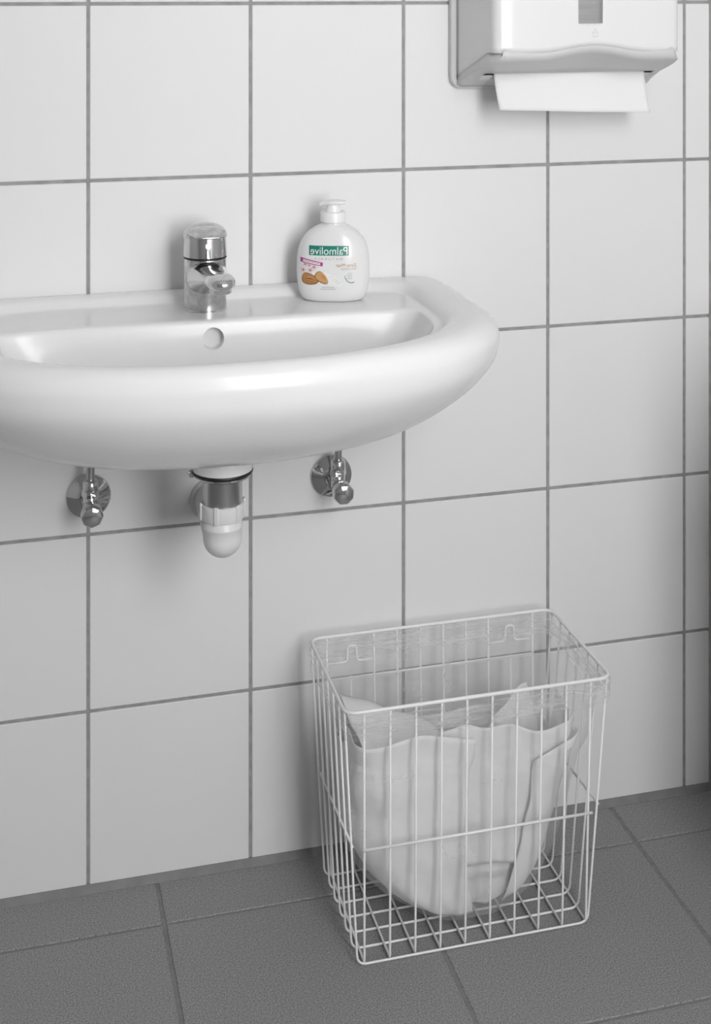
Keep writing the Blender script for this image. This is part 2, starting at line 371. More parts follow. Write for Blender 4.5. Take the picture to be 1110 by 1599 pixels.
def text_mesh(body, mirror=True):
    cu = bpy.data.curves.new('txt', 'FONT'); cu.body = body; cu.size = 1; cu.align_x = 'LEFT'; cu.resolution_u = 3
    o = bpy.data.objects.new('txt', cu); col.objects.link(o); bpy.context.view_layer.update()
    me = bpy.data.meshes.new_from_object(o.evaluated_get(bpy.context.evaluated_depsgraph_get())); bpy.data.objects.remove(o)
    return me
def print_text(name, body, x_left, x_right, y_top, y_bot, m, parent, lift=0.0002, slope=0.0, bold=0.0):
    """mirrored lettering (the label reads right to left) filling the given label box"""
    me = text_mesh(body)
    xs = [p.co.x for p in me.vertices]; ys = [p.co.y for p in me.vertices]; x0, x1, y0, y1 = min(xs), max(xs), min(ys), max(ys)
    bm = bmesh.new(); bm.from_mesh(me); bmesh.ops.triangulate(bm, faces=bm.faces)
    for p in bm.verts:
        s = (p.co.x - x0) / (x1 - x0); t = (p.co.y - y0) / (y1 - y0)
        px = lerp(x_right, x_left, s); py = lerp(y_bot, y_top, t) + slope * (px - x_left)
        p.co = on_bottle(*px2(px, py), lift)
    bmesh.ops.recalc_face_normals(bm, faces=bm.faces); bm.to_mesh(me); bm.free(); me.materials.clear(); me.materials.append(m)
    o = bpy.data.objects.new(name, me); col.objects.link(o); o.parent = parent; return o
lb = print_grid('brand_panel', [(481, 384.5), (543.5, 384.5), (543.5, 399.5), (481, 399.5)], ink('label_green', (0.005, 0.21, 0.15)), bt)
lb['label'] = 'green brand panel with mirrored white lettering'
print_text('brand_lettering', 'Palmolive', 483.2, 541.5, 386.3, 398.2, ink('label_white', (.85, .85, .85)), lb, 0.00026)
print_text('range_lettering', 'N A T U R A L S', 490, 534, 402.8, 406.4, ink('label_grey', (.33, .33, .33)), bt)
print_text('scent_lettering', 'Zarte Pflege', 523.5, 555.5, 411.8, 417.8, ink('label_orange', (.50, .24, .10)), bt, slope=0.02)
print_text('scent_lettering', 'Soin Délicat', 531.5, 555.5, 418.0, 421.8, ink('label_tan', (.50, .36, .26)), bt)
bn = print_grid('banner', [(467, 404), (503, 410.5), (502.5, 416.5), (467, 411)], ink('label_magenta', (.42, .04, .24)), bt)
for a, bb in ((0.24, 0.42), (0.55, 0.78)):     # two illegible white lines of small print
    y0 = lambda x, t: lerp(404 + (x - 467) * .18, 411 + (x - 467) * .155, t)
    print_grid('banner_print', [(471, y0(471, a)), (499, y0(499, a)), (499, y0(499, bb)), (471, y0(471, bb))], M['label_white'], bn, 0.00026)
# milk swirl, almonds and blossom
sw = [(467 + 62 * s, 449 - 21 * math.sin(PI * min(1, s * 1.15)) ** 0.7 * (1 - .25 * s)) for s in [i / 16 for i in range(17)]] 
print_poly('milk_swirl', [(469, 446), (474, 431), (486, 425), (499, 424), (512, 427), (526, 434), (535, 443), (530, 449), (516, 446), (500, 446), (484, 448)], ink('label_pearl', (.80, .80, .79)), bt, 0.00010)
def almond(c, rx, ry, ang, m, name, lift):
    pts = []
    for i in range(26):
        t = 2 * PI * i / 26; r = 1.0 + 0.10 * math.cos(t) - 0.07 * math.cos(2 * t); x = rx * math.cos(t) * r; y = ry * math.sin(t) * (1 - 0.25 * math.cos(t))
        pts.append((c[0] + x * math.cos(ang) - y * math.sin(ang), c[1] + x * math.sin(ang) + y * math.cos(ang)))
    return print_poly(name, pts, m, bt, lift)
ink('almond_skin', (.45, .21, .07)); ink('almond_dark', (.16, .06, .02)); ink('almond_light', (.58, .33, .13))
almond((481.3, 437.2), 14.6, 9.0, 0.22, M['almond_dark'], 'almond', 0.00018); almond((481.0, 436.8), 13.5, 8.0, 0.22, M['almond_skin'], 'almond', 0.00022)
almond((500.2, 434.2), 13.0, 7.4, 0.72, M['almond_dark'], 'almond', 0.00020); almond((500.8, 433.8), 12.0, 6.6, 0.72, M['almond_light'], 'almond', 0.00024)
for k in range(4):
    a = -5 + 3.3 * k
    print_poly('almond_grain', [(474 + k * 1.5, 437 + a * .55), (482 + k, 436.6 + a * .8), (491, 440 + a * .5), (491, 440.5 + a * .5), (482 + k, 437.4 + a * .8), (474 + k * 1.5, 437.6 + a * .55)], M['almond_dark' if k % 2 else 'almond_light'], bt, 0.00030)
for k in range(3):
    print_poly('almond_grain', [(495 + k * 2.5, 428 + k * .4), (503 + k * 1.5, 434 - k * 0.8), (507.5, 439.5 - k), (503 + k * 1.5, 434.8 - k * .8)], M['almond_skin'], bt, 0.00030)
ink('blossom_pink', (.66, .36, .38)); ink('blossom_deep', (.48, .12, .18))
for cx_, cy_, r_ in ((475, 414, 4.2), (471.5, 423.5, 4.4), (483, 423, 4.6), (489, 418, 4.6), (481.5, 415.5, 3.4)):
    pts = [(cx_ + r_ * (0.65 + 0.35 * math.cos(5 * t)) * math.cos(t), cy_ + r_ * (0.65 + 0.35 * math.cos(5 * t)) * math.sin(t) * .9) for t in [2 * PI * i / 30 for i in range(30)]]
    bl_ = print_poly('blossom', pts, M['blossom_pink'], bt, 0.00020)
    print_poly('blossom_centre', [(cx_ + r_ * .28 * math.cos(t), cy_ + r_ * .28 * math.sin(t)) for t in [2 * PI * i / 8 for i in range(8)]], M['blossom_deep'], bl_, 0.00026)
# round seal with an arc and tiny lines of print
arc = [2.9 - i * 0.115 for i in range(16)]
arcp = [(548 + 19.0 * math.cos(t) * .62, 427.5 + 15.5 * math.sin(t)) for t in arc]; arci = [(548 + 17.6 * math.cos(t) * .62, 427.5 + 14.2 * math.sin(t)) for t in arc]
qv = [on_bottle(*px2(*p), 0.0002) for p in arcp] + [on_bottle(*px2(*p), 0.0002) for p in arci]
mesh_obj('seal_arc', qv, [(i, i + 1, 17 + i, 16 + i) for i in range(15)], ink('seal_green', (.10, .22, .19)), bt)
for k, (xa_, xb_) in enumerate(((543, 548.5), (540, 548.5), (541.5, 548.5), (538, 548.5))):
    print_grid('small_print', [(xa_, 427 + k * 2.7), (xb_, 427 + k * 2.7), (xb_, 428 + k * 2.7), (xa_, 428 + k * 2.7)], ink('print_grey', (.48, .48, .48)), bt, 0.0002, 4, 1)
for k, (xa_, xb_) in enumerate(((501, 521), (499, 523))):
    print_grid('small_print', [(xa_, 448.8 + k * 2.9), (xb_, 448.8 + k * 2.9), (xb_, 450.0 + k * 2.9), (xa_, 450.0 + k * 2.9)], M['print_grey'], bt, 0.0002, 6, 1)

# ------------------------------------------------------------------ waste trap under the basin
TY = -0.19
tp = empty('drain_trap', (XS, TY, 0.0)); tag(tp, 'steel and white plastic drain trap under the washbasin', 'drain pipe')
v, f = lathe([(0.030, 0.5672), (0.0334, 0.5665), (0.0340, 0.5645), (0.0330, 0.5622), (0.028, 0.5618)], 56); mesh_obj('rubber_washer', v, f, M['rubber'], tp)
v, f = lathe([(0.0318, 0.5622), (0.0320, 0.5600), (0.0275, 0.5572), (0.0228, 0.5560)], 56); mesh_obj('flange', v, f, M['chrome'], tp)
v, f = lathe([(0.0222, 0.5570), (0.0218, 0.5560), (0.0218, 0.5200), (0.0205, 0.5190)], 48); mesh_obj('tailpiece', v, f, M['steel'], tp)
# ribbed slip nut
seg = 120; rings_ = []
for h_, base in ((0.5290, 0.0232), (0.5285, 0.0240), (0.5135, 0.0240), (0.5120, 0.0232)):
    rings_.append([((base + (0.0016 if (i % 20) < 4 else 0)) * math.cos(2 * PI * i / seg), (base + (0.0016 if (i % 20) < 4 else 0)) * math.sin(2 * PI * i / seg), h_ + (0.0022 if (i % 20) < 4 and h_ > .52 else 0)) for i in range(seg)])
v, f = loft(rings_, True, True, True); mesh_obj('slip_nut', v, f, M['pipe_white'], tp)
v, f = lathe([(0.0195, 0.5130), (0.0214, 0.5120), (0.0214, 0.5055), (0.0224, 0.5045), (0.0224, 0.5020), (0.0216, 0.5010)] + [(0.0216 * math.cos(t), 0.4900 - 0.0216 * math.sin(t)) for t in [i / 14 * PI / 2 for i in range(14)]] + [(0.0005, 0.4684)], 48); mesh_obj('bend', v, f, M['pipe_white'], tp, 'all')
v, f = sweep([(0, 0, 0.490), (0.0045, 0.05, 0.482), (0.009, 0.10, 0.474), (0.016, 0.189, 0.462)], [0.0208, 0.0204, 0.0204, 0.0204], 40); mesh_obj('waste_pipe', v, f, M['pipe_white'], tp, 'all')
v, f = lathe([(0.0205, 0.0), (0.0255, -0.0005), (0.0262, -0.0020), (0.0250, -0.0042), (0.0205, -0.0055)], 48, 'Y', (0.016, -TY, 0.462), False, False); mesh_obj('wall_rosette', v, f, M['abs_grey'], tp, 'all')
v, f = sweep([(-0.020, 0.004, 0.5575), (-0.030, 0.004, 0.5600), (-0.0375, 0.004, 0.5635)], 0.0018, 10); rod = mesh_obj('pop_up_rod', v, f, M['steel'], tp)
v, f = sweep([(-0.0335, 0.004, 0.5665), (-0.0345, 0.004, 0.5580)], 0.0027, 10); mesh_obj('rod_clamp', v, f, M['steel'], rod)

# ------------------------------------------------------------------ angle valves
def angle_valve(x, z, label, knob_turn, ytop):
    a = empty('angle_valve', (x, 0, z)); tag(a, label, 'valve')
    v, f = lathe([(0.0262, 0.0), (0.0270, -0.0012), (0.0262, -0.0032), (0.0235, -0.0045), (0.0150, -0.0110), (0.0110, -0.0125), (0.0100, -0.0115)], 48, 'Y', (0, 0, 0), True, True); mesh_obj('rosette', v, f, M['chrome'], a)
    v, f = lathe([(0.0088, -0.002), (0.0088, -0.028), (0.0105, -0.030), (0.0105, -0.046), (0.0085, -0.048), (0.0078, -0.056), (0.0078, -0.062)], 32, 'Y'); mesh_obj('valve_body', v, f, M['chrome'], a)
    v, f = lathe([(0.0088, 0.002), (0.0088, 0.0130), (0.0080, 0.0140)], 32, 'Z', (0, -0.038, 0)); mesh_obj('outlet', v, f, M['chrome'], a)
    v, f = lathe([(0.0088, 0.0125), (0.0104, 0.0138), (0.0104, 0.0200), (0.0092, 0.0212)], 6, 'Z', (0, -0.038, 0)); mesh_obj('hex_nut', v, f, M['chrome'], a, False)
    v, f = lathe([(0.0082, 0.0205), (0.0092, 0.0212), (0.0092, 0.0300), (0.0075, 0.0325), (0.0055, 0.0328)], 32, 'Z', (0, -0.038, 0)); mesh_obj('compression_nut', v, f, M['chrome'], a)
    v, f = sweep([(0, -0.038, 0.028), (0, -0.038, 0.08), (0, -0.038, ytop)], 0.0048, 16); mesh_obj('supply_pipe', v, f, M['steel'], a)
    # lobed hand wheel
    n = 60; rr = []
    for y_, s in ((-0.0575, .80), (-0.0590, 1.0), (-0.0680, 1.0), (-0.0700, .93), (-0.0712, .80), (-0.0718, .02)):
        ring = []
        for i in range(n):
            t = 2 * PI * i / n + knob_turn; r = 0.0126 * s * (1 + (0.05 * max(0, math.cos(8 * (t - knob_turn))) * s)); ring.append((r * math.cos(t), y_, r * math.sin(t)))
        rr.append(ring)
    v, f = loft(rr, True, True, True); mesh_obj('hand_wheel', v, f, M['chrome'], a)
    return a
angle_valve(0.0005, 0.4795, 'chrome angle valve with tall bare supply pipe, left of the drain trap', 0.75, 0.1110)
angle_valve(0.3035, 0.4770, 'chrome angle valve with its nut close under the basin, right of the drain trap', 0.35, 0.1185)

# ------------------------------------------------------------------ paper towel dispenser
DX, DT = 0.604, 1.335
dsp = empty('towel_dispenser', (DX, 0, 0.966)); tag(dsp, 'white plastic paper towel dispenser on the tiled wall', 'towel dispenser')
def rr_outline(x0, x1, z0, z1, r, seg=8):
    pts = []
    for cx_, cz_, a0 in ((x1 - r, z1 - r, 0), (x0 + r, z1 - r, PI / 2), (x0 + r, z0 + r, PI), (x1 - r, z0 + r, 1.5 * PI)):
        for k in range(seg + 1): a = a0 + k / seg * PI / 2; pts.append((cx_ + r * math.cos(a), cz_ + r * math.sin(a)))
    return pts
def wave(x): return 0.0095 * smoothstep(0.075, 0.0, abs(x - (-0.0 + 0.006)))
def bot(x, y):   # lower edge of the cover
    s = smoothstep(-0.112, -0.088, y)
    base = lerp(1.0165, 1.0165 - (y + 0.10) / 0.10 * 0.037, s)
    return base + wave(x) * (1 - smoothstep(-0.115, -0.10, y))
# back plate (raised rim against the wall)
o1 = rr_outline(-0.143, 0.143, 0.966, DT, 0.016); o2 = rr_outline(-0.1415, 0.1415, 0.9675, DT - 0.0015, 0.015); o3 = rr_outline(-0.1365, 0.1365, 0.9725, DT - 0.006, 0.011)
v, f = loft([[(x, 0.0, z - 0.966) for x, z in o1], [(x, -0.0085, z - 0.966) for x, z in o1], [(x, -0.010, z - 0.966) for x, z in o2], [(x, -0.010, z - 0.966) for x, z in o3], [(x, -0.007, z - 0.966) for x, z in o3]], True, True, True)
mesh_obj('back_plate', v, f, M['abs_grey'], dsp)
# cover: path round left side, front, right side; rows upward
DEP = 0.122
def cover_path():
    pts = [(-0.1345, -0.006)]
    L0, L1 = Vector((-0.1345, -0.006)), Vector((-0.1245, -DEP)); R1, R0 = Vector((0.1245, -DEP)), Vector((0.1345, -0.006))
    p = []
    for k in range(10): p.append(L0.lerp(L1, k / 10 * 0.89))
    for c in ((L0.lerp(L1, .89), L1, L1.lerp(R1, .055)),):
        for k in range(9): s = k / 8; p.append(c[0] * (1 - s) ** 2 + c[1] * 2 * s * (1 - s) + c[2] * s * s)
    a, b_ = L1.lerp(R1, .055), L1.lerp(R1, .945)
    xs_ = sorted([a.x + (b_.x - a.x) * k / 36 for k in range(1, 36)] + [-0.0165, 0.0165])
    for x in xs_: p.append(Vector((x, -DEP - 0.004 * (1 - (x / 0.125) ** 2))))
    for c in ((L1.lerp(R1, .945), R1, R1.lerp(R0, .11)),):
        for k in range(9): s = k / 8; p.append(c[0] * (1 - s) ** 2 + c[1] * 2 * s * (1 - s) + c[2] * s * s)
    for k in range(1, 11): p.append(R1.lerp(R0, .11 + .89 * k / 10))
    return p
CP = cover_path(); WZ = 1.0525
rowsz = [0, .3, .6, .85, 1.0]
zlist = None
rg = []
for k in range(6):          # from wavy lower edge up to the level of the window sill
    rg.append([(p.x, p.y, lerp(bot(p.x, p.y), WZ, k / 5) - 0.966) for p in CP])
for z in (1.10, 1.15, 1.20, 1.25, 1.28, 1.31, DT - 0.012): rg.append([(p.x, p.y, z - 0.966) for p in CP])
for s, dz in ((0.985, 0.006), (0.95, 0.0095), (0.0, 0.0105)): rg.append([(p.x * (s if s else 0.02), -0.006 + (p.y + 0.006) * (s if s else 0.02), DT - 0.012 + dz - 0.966) for p in CP])
v, f = loft(rg, False)
ncp = len(CP)
def keep(face):
    c = [sum(v[i][k] for i in face) / len(face) for k in range(3)]
    return not (abs(c[0]) < 0.0164 and c[1] < -0.1 and WZ - 0.966 < c[2] < 1.28 - 0.966)
f = [q for q in f if keep(q)]
cov = mesh_obj('cover', v, f, M['abs'], dsp, True); sm = cov.modifiers.new('thickness', 'SOLIDIFY'); sm.thickness = 0.0025; sm.offset = -1
# lower body: rounded lip sloping back to the wall, with a slot for the towel
def low_half(y): return lerp(0.1345, 0.1240, -y / DEP)
prof_s = [(-0.1175, 1.026), (-0.1215, 1.0185), (-0.1232, 1.0145), (-0.1226, 1.0108), (-0.1195, 1.0075), (-0.113, 1.0045), (-0.100, 0.9998), (-0.085, 0.9955), (-0.0665, 0.9905), (-0.0520, 0.9860), (-0.035, 0.9795), (-0.02, 0.9738), (-0.009, 0.9698)]
rg = []
nx = 64
for (y, z) in prof_s:
    wv = smoothstep(-0.06, -0.12, y); hw = low_half(y) - 0.010 * max(0.0, (-y - 0.108) / 0.0155) ** 2
    xs_ = []
    for i in range(nx + 1):
        x = -hw + 2 * hw * i / nx; ed = smoothstep(hw, hw - 0.004, abs(x))
        xs_.append((x, y, z + wave(x) * wv + (1 - ed) * 0.002 - 0.966))
    up, ins = (0.030, 0.0042) if y > -0.108 else (max(0.002, 1.0195 - z), 0.0065)
    xs_ = [(-hw + ins, y, z + up - 0.966)] + xs_ + [(hw - ins, y, z + up - 0.966)]
    rg.append(xs_)
v, f = loft(rg, False)
def in_slot(face):
    c = [sum(v[i][k] for i in face) / len(face) for k in range(3)]
    return -0.0665 < c[1] < -0.052 and -0.1175 < c[0] < 0.1185
f = [q for q in f if not in_slot(q)]
low = mesh_obj('lower_lip', v, f, M['abs_grey'], dsp, True); sm = low.modifiers.new('thickness', 'SOLIDIFY'); sm.thickness = 0.002; sm.offset = -1
low['label'] = 'light grey lower lip with the towel slot'
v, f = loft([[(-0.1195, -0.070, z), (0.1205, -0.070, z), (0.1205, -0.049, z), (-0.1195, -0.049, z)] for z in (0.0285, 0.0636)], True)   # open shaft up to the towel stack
mesh_obj('slot_shade_walls', v, f, M['dark'], dsp, False)  # shaft walls carry the slot's inner shade as colour
# embossed recycling-style mark under the window
mk = []
cxm, czm, rm = 0.006, 1.0415 - 0.966, 0.0050
tri = [(cxm + rm * math.sin(2 * PI * i / 3 * 1.0), czm + rm * math.cos(2 * PI * i / 3)) for i in range(3)]
yy = -DEP - 0.0042
def mark(pts, nm):
    v, f = sweep([(x, yy, z) for x, z in pts], 0.00022, 6); return mesh_obj(nm, v, f, M['abs_grey'], dsp)
mark(tri + [tri[0]], 'embossed_mark'); mark([(cxm - .0042, czm - .0002), (cxm + .0042, czm - .0002)], 'embossed_mark')
for k in range(3): mark([(cxm - .0034 + k * .0026, czm - .0062), (cxm - .0034 + k * .0026, czm - .0045), (cxm - .0018 + k * .0026, czm - .0045), (cxm - .0018 + k * .0026, czm - .0062)], 'embossed_mark')
# pane of the level window
pm = mat('smoky_window_pane', 0.5, 0.15); pm.node_tree.nodes['Principled BSDF'].inputs['Alpha'].default_value = 0.35
box('level_window', (-0.0168, 0.0168, -DEP - 0.0020, -DEP - 0.0008, WZ - 0.966 - 0.0005, 1.2805 - 0.966), pm, dsp)
# stack of folded towels inside, seen through the window
stk_m = mat('stacked_towel_edges', 0.62, 0.9)
N, L, b = nodes(stk_m); tc = N.new('ShaderNodeTexCoord'); wv_ = N.new('ShaderNodeTexNoise'); mp = N.new('ShaderNodeMapping'); mp.inputs['Scale'].default_value = (8, 8, 420)
L.new(tc.outputs['Object'], mp.inputs[0]); L.new(mp.outputs[0], wv_.inputs['Vector']); wv_.inputs['Scale'].default_value = 1.0
rp = N.new('ShaderNodeValToRGB'); rp.color_ramp.elements[0].color = (.42, .42, .42, 1); rp.color_ramp.elements[1].color = (.70, .70, .70, 1); rp.color_ramp.elements[0].position = .35; rp.color_ramp.elements[1].position = .65
L.new(wv_.outputs[0], rp.inputs[0]); L.new(rp.outputs[0], b.inputs['Base Color'])
sk = box('towel_stack', (DX - 0.112, DX + 0.112, -0.114, -0.02, 1.030, 1.300), stk_m, None, 0.002)
tag(sk, 'stack of folded paper towels behind the dispenser window', 'paper towels')
# towel hanging out of the slot
v, f = [], []
nu, nv = 40, 14
for j in range(nv + 1):
    t = j / nv
    for i in range(nu + 1):
        s = i / nu; x = lerp(lerp(-0.1055, -0.0985, t), lerp(0.1025, 0.1095, t), s)
        z = lerp(1.0310, lerp(0.9425, 0.9345, s), t); y = -0.0590 - 0.012 * max(0.0, (t - 0.3) / 0.7) ** 2 + 0.0018 * math.sin(s * 7 + 1) * t + 0.001 * math.sin(s * 15 + 3 * t)
        v.append((DX + x, y, z))
for j in range(nv):
    for i in range(nu): a = j * (nu + 1) + i; f.append((a, a + 1, a + nu + 2, a + nu + 1))
tw = mesh_obj('paper_towel', v, f, M['paper'], None, 'all'); sm = tw.modifiers.new('thickness', 'SOLIDIFY'); sm.thickness = 0.0006
tag(tw, 'white embossed paper towel hanging from the dispenser slot', 'paper towel')

# ------------------------------------------------------------------ wire waste basket
bk = empty('wire_basket', (0.428, -0.126, 0.0)); tag(bk, 'white wire waste basket on the floor against the wall', 'waste basket')
OX, OY = 0.428, -0.126
TX0, TX1, TY0, TY1, TZ = 0.2680, 0.5895, -0.2155, -0.0345, 0.2885
BX0, BX1, BY0, BY1, BZ = 0.2835, 0.5625, -0.2078, -0.0500, 0.0018
WR = 0.00135
def wire(name, pts, r=WR, rad=0.008, seg=8, closed=False, parent=bk):
    path = round_path(pts, rad, 6, closed) if rad else [Vector(p) for p in pts]
    v, f = sweep([(p[0] - OX, p[1] - OY, p[2]) for p in path], r, seg, closed); return mesh_obj(name, v, f, M['wire'], parent, 'all')
wire('rim', [(TX0, TY0, TZ), (TX1, TY0, TZ), (TX1, TY1, TZ), (TX0, TY1, TZ)], 0.0021, 0.016, 12, True)
NF = 10
for i in range(NF):       # wires running down the front, under the floor and up the back
    t = i / (NF - 1); xt = lerp(0.2895, 0.5635, t); xb_ = lerp(0.2915, 0.5600, t)
    ztop_back = 0.2375 if i in (1, NF - 2) else TZ
    yb_top = lerp(BY1, TY1, (ztop_back - BZ) / (TZ - BZ))
    wire('wire', [(xt, TY0 + 0.001, TZ - 0.001), (xb_, BY0 - 0.0005, BZ + 0.002), (xb_, BY1, BZ + 0.002), (lerp(xb_, xt, ztop_back / TZ), yb_top, ztop_back - (0.001 if ztop_back > .28 else 0))], WR, 0.004)
for i in range(7):        # wires running down the left side, under the floor and up the right side
    t = i / 6; yt = lerp(TY0 + 0.010, TY1 - 0.006, t); yb_ = lerp(BY0, BY1, t)
    wire('wire', [(TX0 + 0.001, yt, TZ - 0.001), (BX0, yb_, BZ), (BX1, yb_, BZ), (TX1 - 0.001, yt, TZ - 0.001)], WR, 0.012)
def edge_x(z, right): return lerp(BX1, TX1, z / TZ) if right else lerp(BX0, TX0, z / TZ)
def edge_y(z, back): return lerp(BY1, TY1, z / TZ) if back else lerp(BY0, TY0, z / TZ)
zf = 0.1325
wire('band_wire', [(0.2885, edge_y(zf, 0) - 0.0022, zf), (0.5660, edge_y(zf, 0) - 0.0022, zf)], 0.0016, 0)
wire('band_wire', [(edge_x(zf, 0) + 0.002, -0.046, zf - .004), (edge_x(zf, 0) + 0.002, -0.206, zf + .001)], 0.0014, 0)
wire('band_wire', [(edge_x(zf, 1) + 0.002, -0.046, zf), (edge_x(zf, 1) + 0.002, -0.206, zf + .004)], 0.0014, 0)
zb = 0.2370
wire('band_wire', [(0.2900, edge_y(zb, 1) - 0.0022, zb), (0.5635, edge_y(zb, 1) - 0.0022, zb)], 0.0014, 0)
yh = edge_y(0.256, 1) - 0.001
for c in (0.3215, 0.5310):  # hanging loops on the back
    wire('hanger_loop', [(c - 0.0300, yh, 0.2555), (c - 0.0058, yh, 0.2560), (c - 0.0058, yh, 0.2755), (c + 0.0058, yh, 0.2755), (c + 0.0058, yh, 0.2560), (c + 0.0285, yh, 0.2555)], 0.0014, 0.0055)

# ------------------------------------------------------------------ bin liner
def liner_material(name, stretch, bump, f0, f1, t0, t1):
    m = bpy.data.materials.new(name); m.use_nodes = True; N, L = m.node_tree.nodes, m.node_tree.links
    b = N['Principled BSDF']; b.inputs['Base Color'].default_value = (.88, .88, .88, 1); b.inputs['Roughness'].default_value = 0.25
    tcn = N.new('ShaderNodeTexCoord'); mpn = N.new('ShaderNodeMapping'); mpn.inputs['Scale'].default_value = stretch
    n1 = N.new('ShaderNodeTexNoise'); n1.inputs['Scale'].default_value = 1.0; n1.inputs['Detail'].default_value = 4; n1.inputs['Distortion'].default_value = 0.6
    L.new(tcn.outputs['Object'], mpn.inputs[0]); L.new(mpn.outputs[0], n1.inputs['Vector'])
    bp = N.new('ShaderNodeBump'); bp.inputs['Strength'].default_value = bump; bp.inputs['Distance'].default_value = 0.003
    L.new(n1.outputs[0], bp.inputs['Height']); L.new(bp.outputs[0], b.inputs['Normal'])
    tl = N.new('ShaderNodeBsdfTranslucent'); tl.inputs['Color'].default_value = (.85, .85, .85, 1)
    m1 = N.new('ShaderNodeMixShader'); m1.inputs[0].default_value = 0.45
    L.new(b.outputs[0], m1.inputs[1]); L.new(tl.outputs[0], m1.inputs[2])
    tp_ = N.new('ShaderNodeBsdfTransparent'); m2 = N.new('ShaderNodeMixShader')
    rp = N.new('ShaderNodeMapRange'); rp.inputs['From Min'].default_value = f0; rp.inputs['From Max'].default_value = f1; rp.inputs['To Min'].default_value = t0; rp.inputs['To Max'].default_value = t1
    L.new(n1.outputs[0], rp.inputs['Value']); L.new(rp.outputs[0], m2.inputs[0])
    L.new(tp_.outputs[0], m2.inputs[1]); L.new(m1.outputs[0], m2.inputs[2]); L.new(m2.outputs[0], N['Material Output'].inputs[0])
    return m
M['film'] = liner_material('thin_white_plastic_film', (16, 16, 20), 0.10, 0.35, 0.70, 0.16, 0.30)
M['film_clear'] = liner_material('taut_clear_plastic_film', (16, 16, 20), 0.05, 0.35, 0.70, 0.04, 0.10)
M['film_cuff'] = liner_material('gathered_white_plastic_film', (20, 20, 170), 0.6, 0.46, 0.70, 0.11, 0.55)
def rrect(x0, x1, y0, y1, r, n=200):
    """closed rounded rectangle sampled by arc length"""
    pts = []
    per = round_path([(x0, y0, 0), (x1, y0, 0), (x1, y1, 0), (x0, y1, 0)], r, 10, True)
    P = per + [per[0]]; d = [0]
    for a, b_ in zip(P, P[1:]): d.append(d[-1] + (b_ - a).length)
    k = 0
    for i in range(n):
        s = d[-1] * i / n
        while d[k + 1] < s: k += 1
        t = (s - d[k]) / max(d[k + 1] - d[k], 1e-9); pts.append(P[k].lerp(P[k + 1], t))
    return pts
NL = 220
def frame_at(z, off): return (edge_x(z, 0) - off, edge_x(z, 1) + off, edge_y(z, 0) - off, edge_y(z, 1) + off)
bag = [(0.258, .0035, 'o'), (0.264, .0045, 'o'), (0.271, .0040, 'o'), (0.280, .0042, 'o'), (0.2875, .0034, 'o'), (0.2915, .0, 'o'), (0.2880, -.0038, 'o'), (0.282, -.0048, 'o'), (0.270, -.0055, 'o'), (0.255, -.0065, 'o'), (0.235, -.0080, 'o'), (0.21, -.0100, 'o')]
rows_ = []
for z, off, _ in bag:
    x0, x1, y0, y1 = frame_at(z, off); pts = rrect(x0, x1, y0, y1, 0.014 + abs(off), NL)
    rows_.append([Vector((p.x, p.y, z)) for p in pts])
# sagging sack below: x0, x1, y0, y1 by height
sack = [(0.19, .2785, .5655, -.202, -.050), (0.165, .2795, .5620, -.201, -.052), (0.14, .2805, .557, -.200, -.056), (0.115, .2815, .551, -.199, -.062), (0.09, .289, .544, -.198, -.070), (0.070, .302, .536, -.196, -.078), (0.052, .320, .525, -.194, -.086),
        (0.036, .341, .512, -.191, -.095), (0.023, .361, .497, -.188, -.103), (0.013, .382, .477, -.183, -.112), (0.0075, .402, .456, -.174, -.122), (0.0060, .420, .438, -.158, -.138)]
for z, x0, x1, y0, y1 in sack:
    pts = rrect(x0, x1, y0, y1, min(0.05, (y1 - y0) * .45) if z < .15 else lerp(0.05, 0.03, (z - .15) / .05), NL)
    rows_.append([Vector((p.x, p.y, z)) for p in pts])
# refine rows
fine = []
for i in range(len(rows_) - 1):
    k = 2 if i < 11 else 5
    for j in range(k): fine.append([a.lerp(b_, j / k) for a, b_ in zip(rows_[i], rows_[i + 1])])
fine.append(rows_[-1]); NB = 22
def ridged(p): return 1 - abs(noise.noise(p)) * 2
out = []
for r_i, row in enumerate(fine):
    cxr = sum((p.x for p in row)) / NL; cyr = sum((p.y for p in row)) / NL; ring = []
    for p in row:
        n_ = Vector((p.x - cxr, p.y - cyr, 0)); n_.normalize()
        if r_i < NB:      # gathered film over the rim
            amp = 0.0012 * (1 if r_i < 8 else 0.6)
            d_ = amp * noise.noise(Vector((p.x * 40, p.y * 40, p.z * 160))) if abs(r_i - 10) > 2 else 0
            dz = 0.004 * noise.noise(Vector((p.x * 14, p.y * 14, 3.1))) * max(0, 1 - r_i / 4) 
        else:
            s = smoothstep(0.23, 0.12, p.z); q = Vector((p.x * 22 + p.z * 8, p.y * 22, p.z * 30))
            k_ = 0.32; d_ = -0.0055 * k_ * s * (1 - ridged(q * .8)) - 0.0030 * k_ * s * (1 - ridged(q * 1.9 + Vector((2, 5, 1)))) + 0.0015 * (1 - s) * noise.noise(Vector((p.x * 45, p.y * 45, p.z * 6)))
            d_ *= 1.0 if p.z > 0.03 else 0.5; dz = 0
        ring.append((p.x + n_.x * d_, p.y + n_.y * d_, max(p.z + dz, 0.0048)))
    out.append(ring)
ln_ = empty('bin_liner', (OX, OY, 0.005)); tag(ln_, 'thin translucent white bin liner folded over the wire basket rim', 'bin liner')
out = [[(x - OX, y - OY, z - 0.005) for x, y, z in r_] for r_ in out]
CUT = 17
v, f = loft(out[:8], True); mesh_obj('cuff', v, f, M['film_cuff'], ln_, 'all')['label'] = 'gathered film hanging outside the rim'
v, f = loft(out[7:14], True); mesh_obj('rim_fold', v, f, M['film_clear'], ln_, 'all')['label'] = 'taut clear film over the rim'
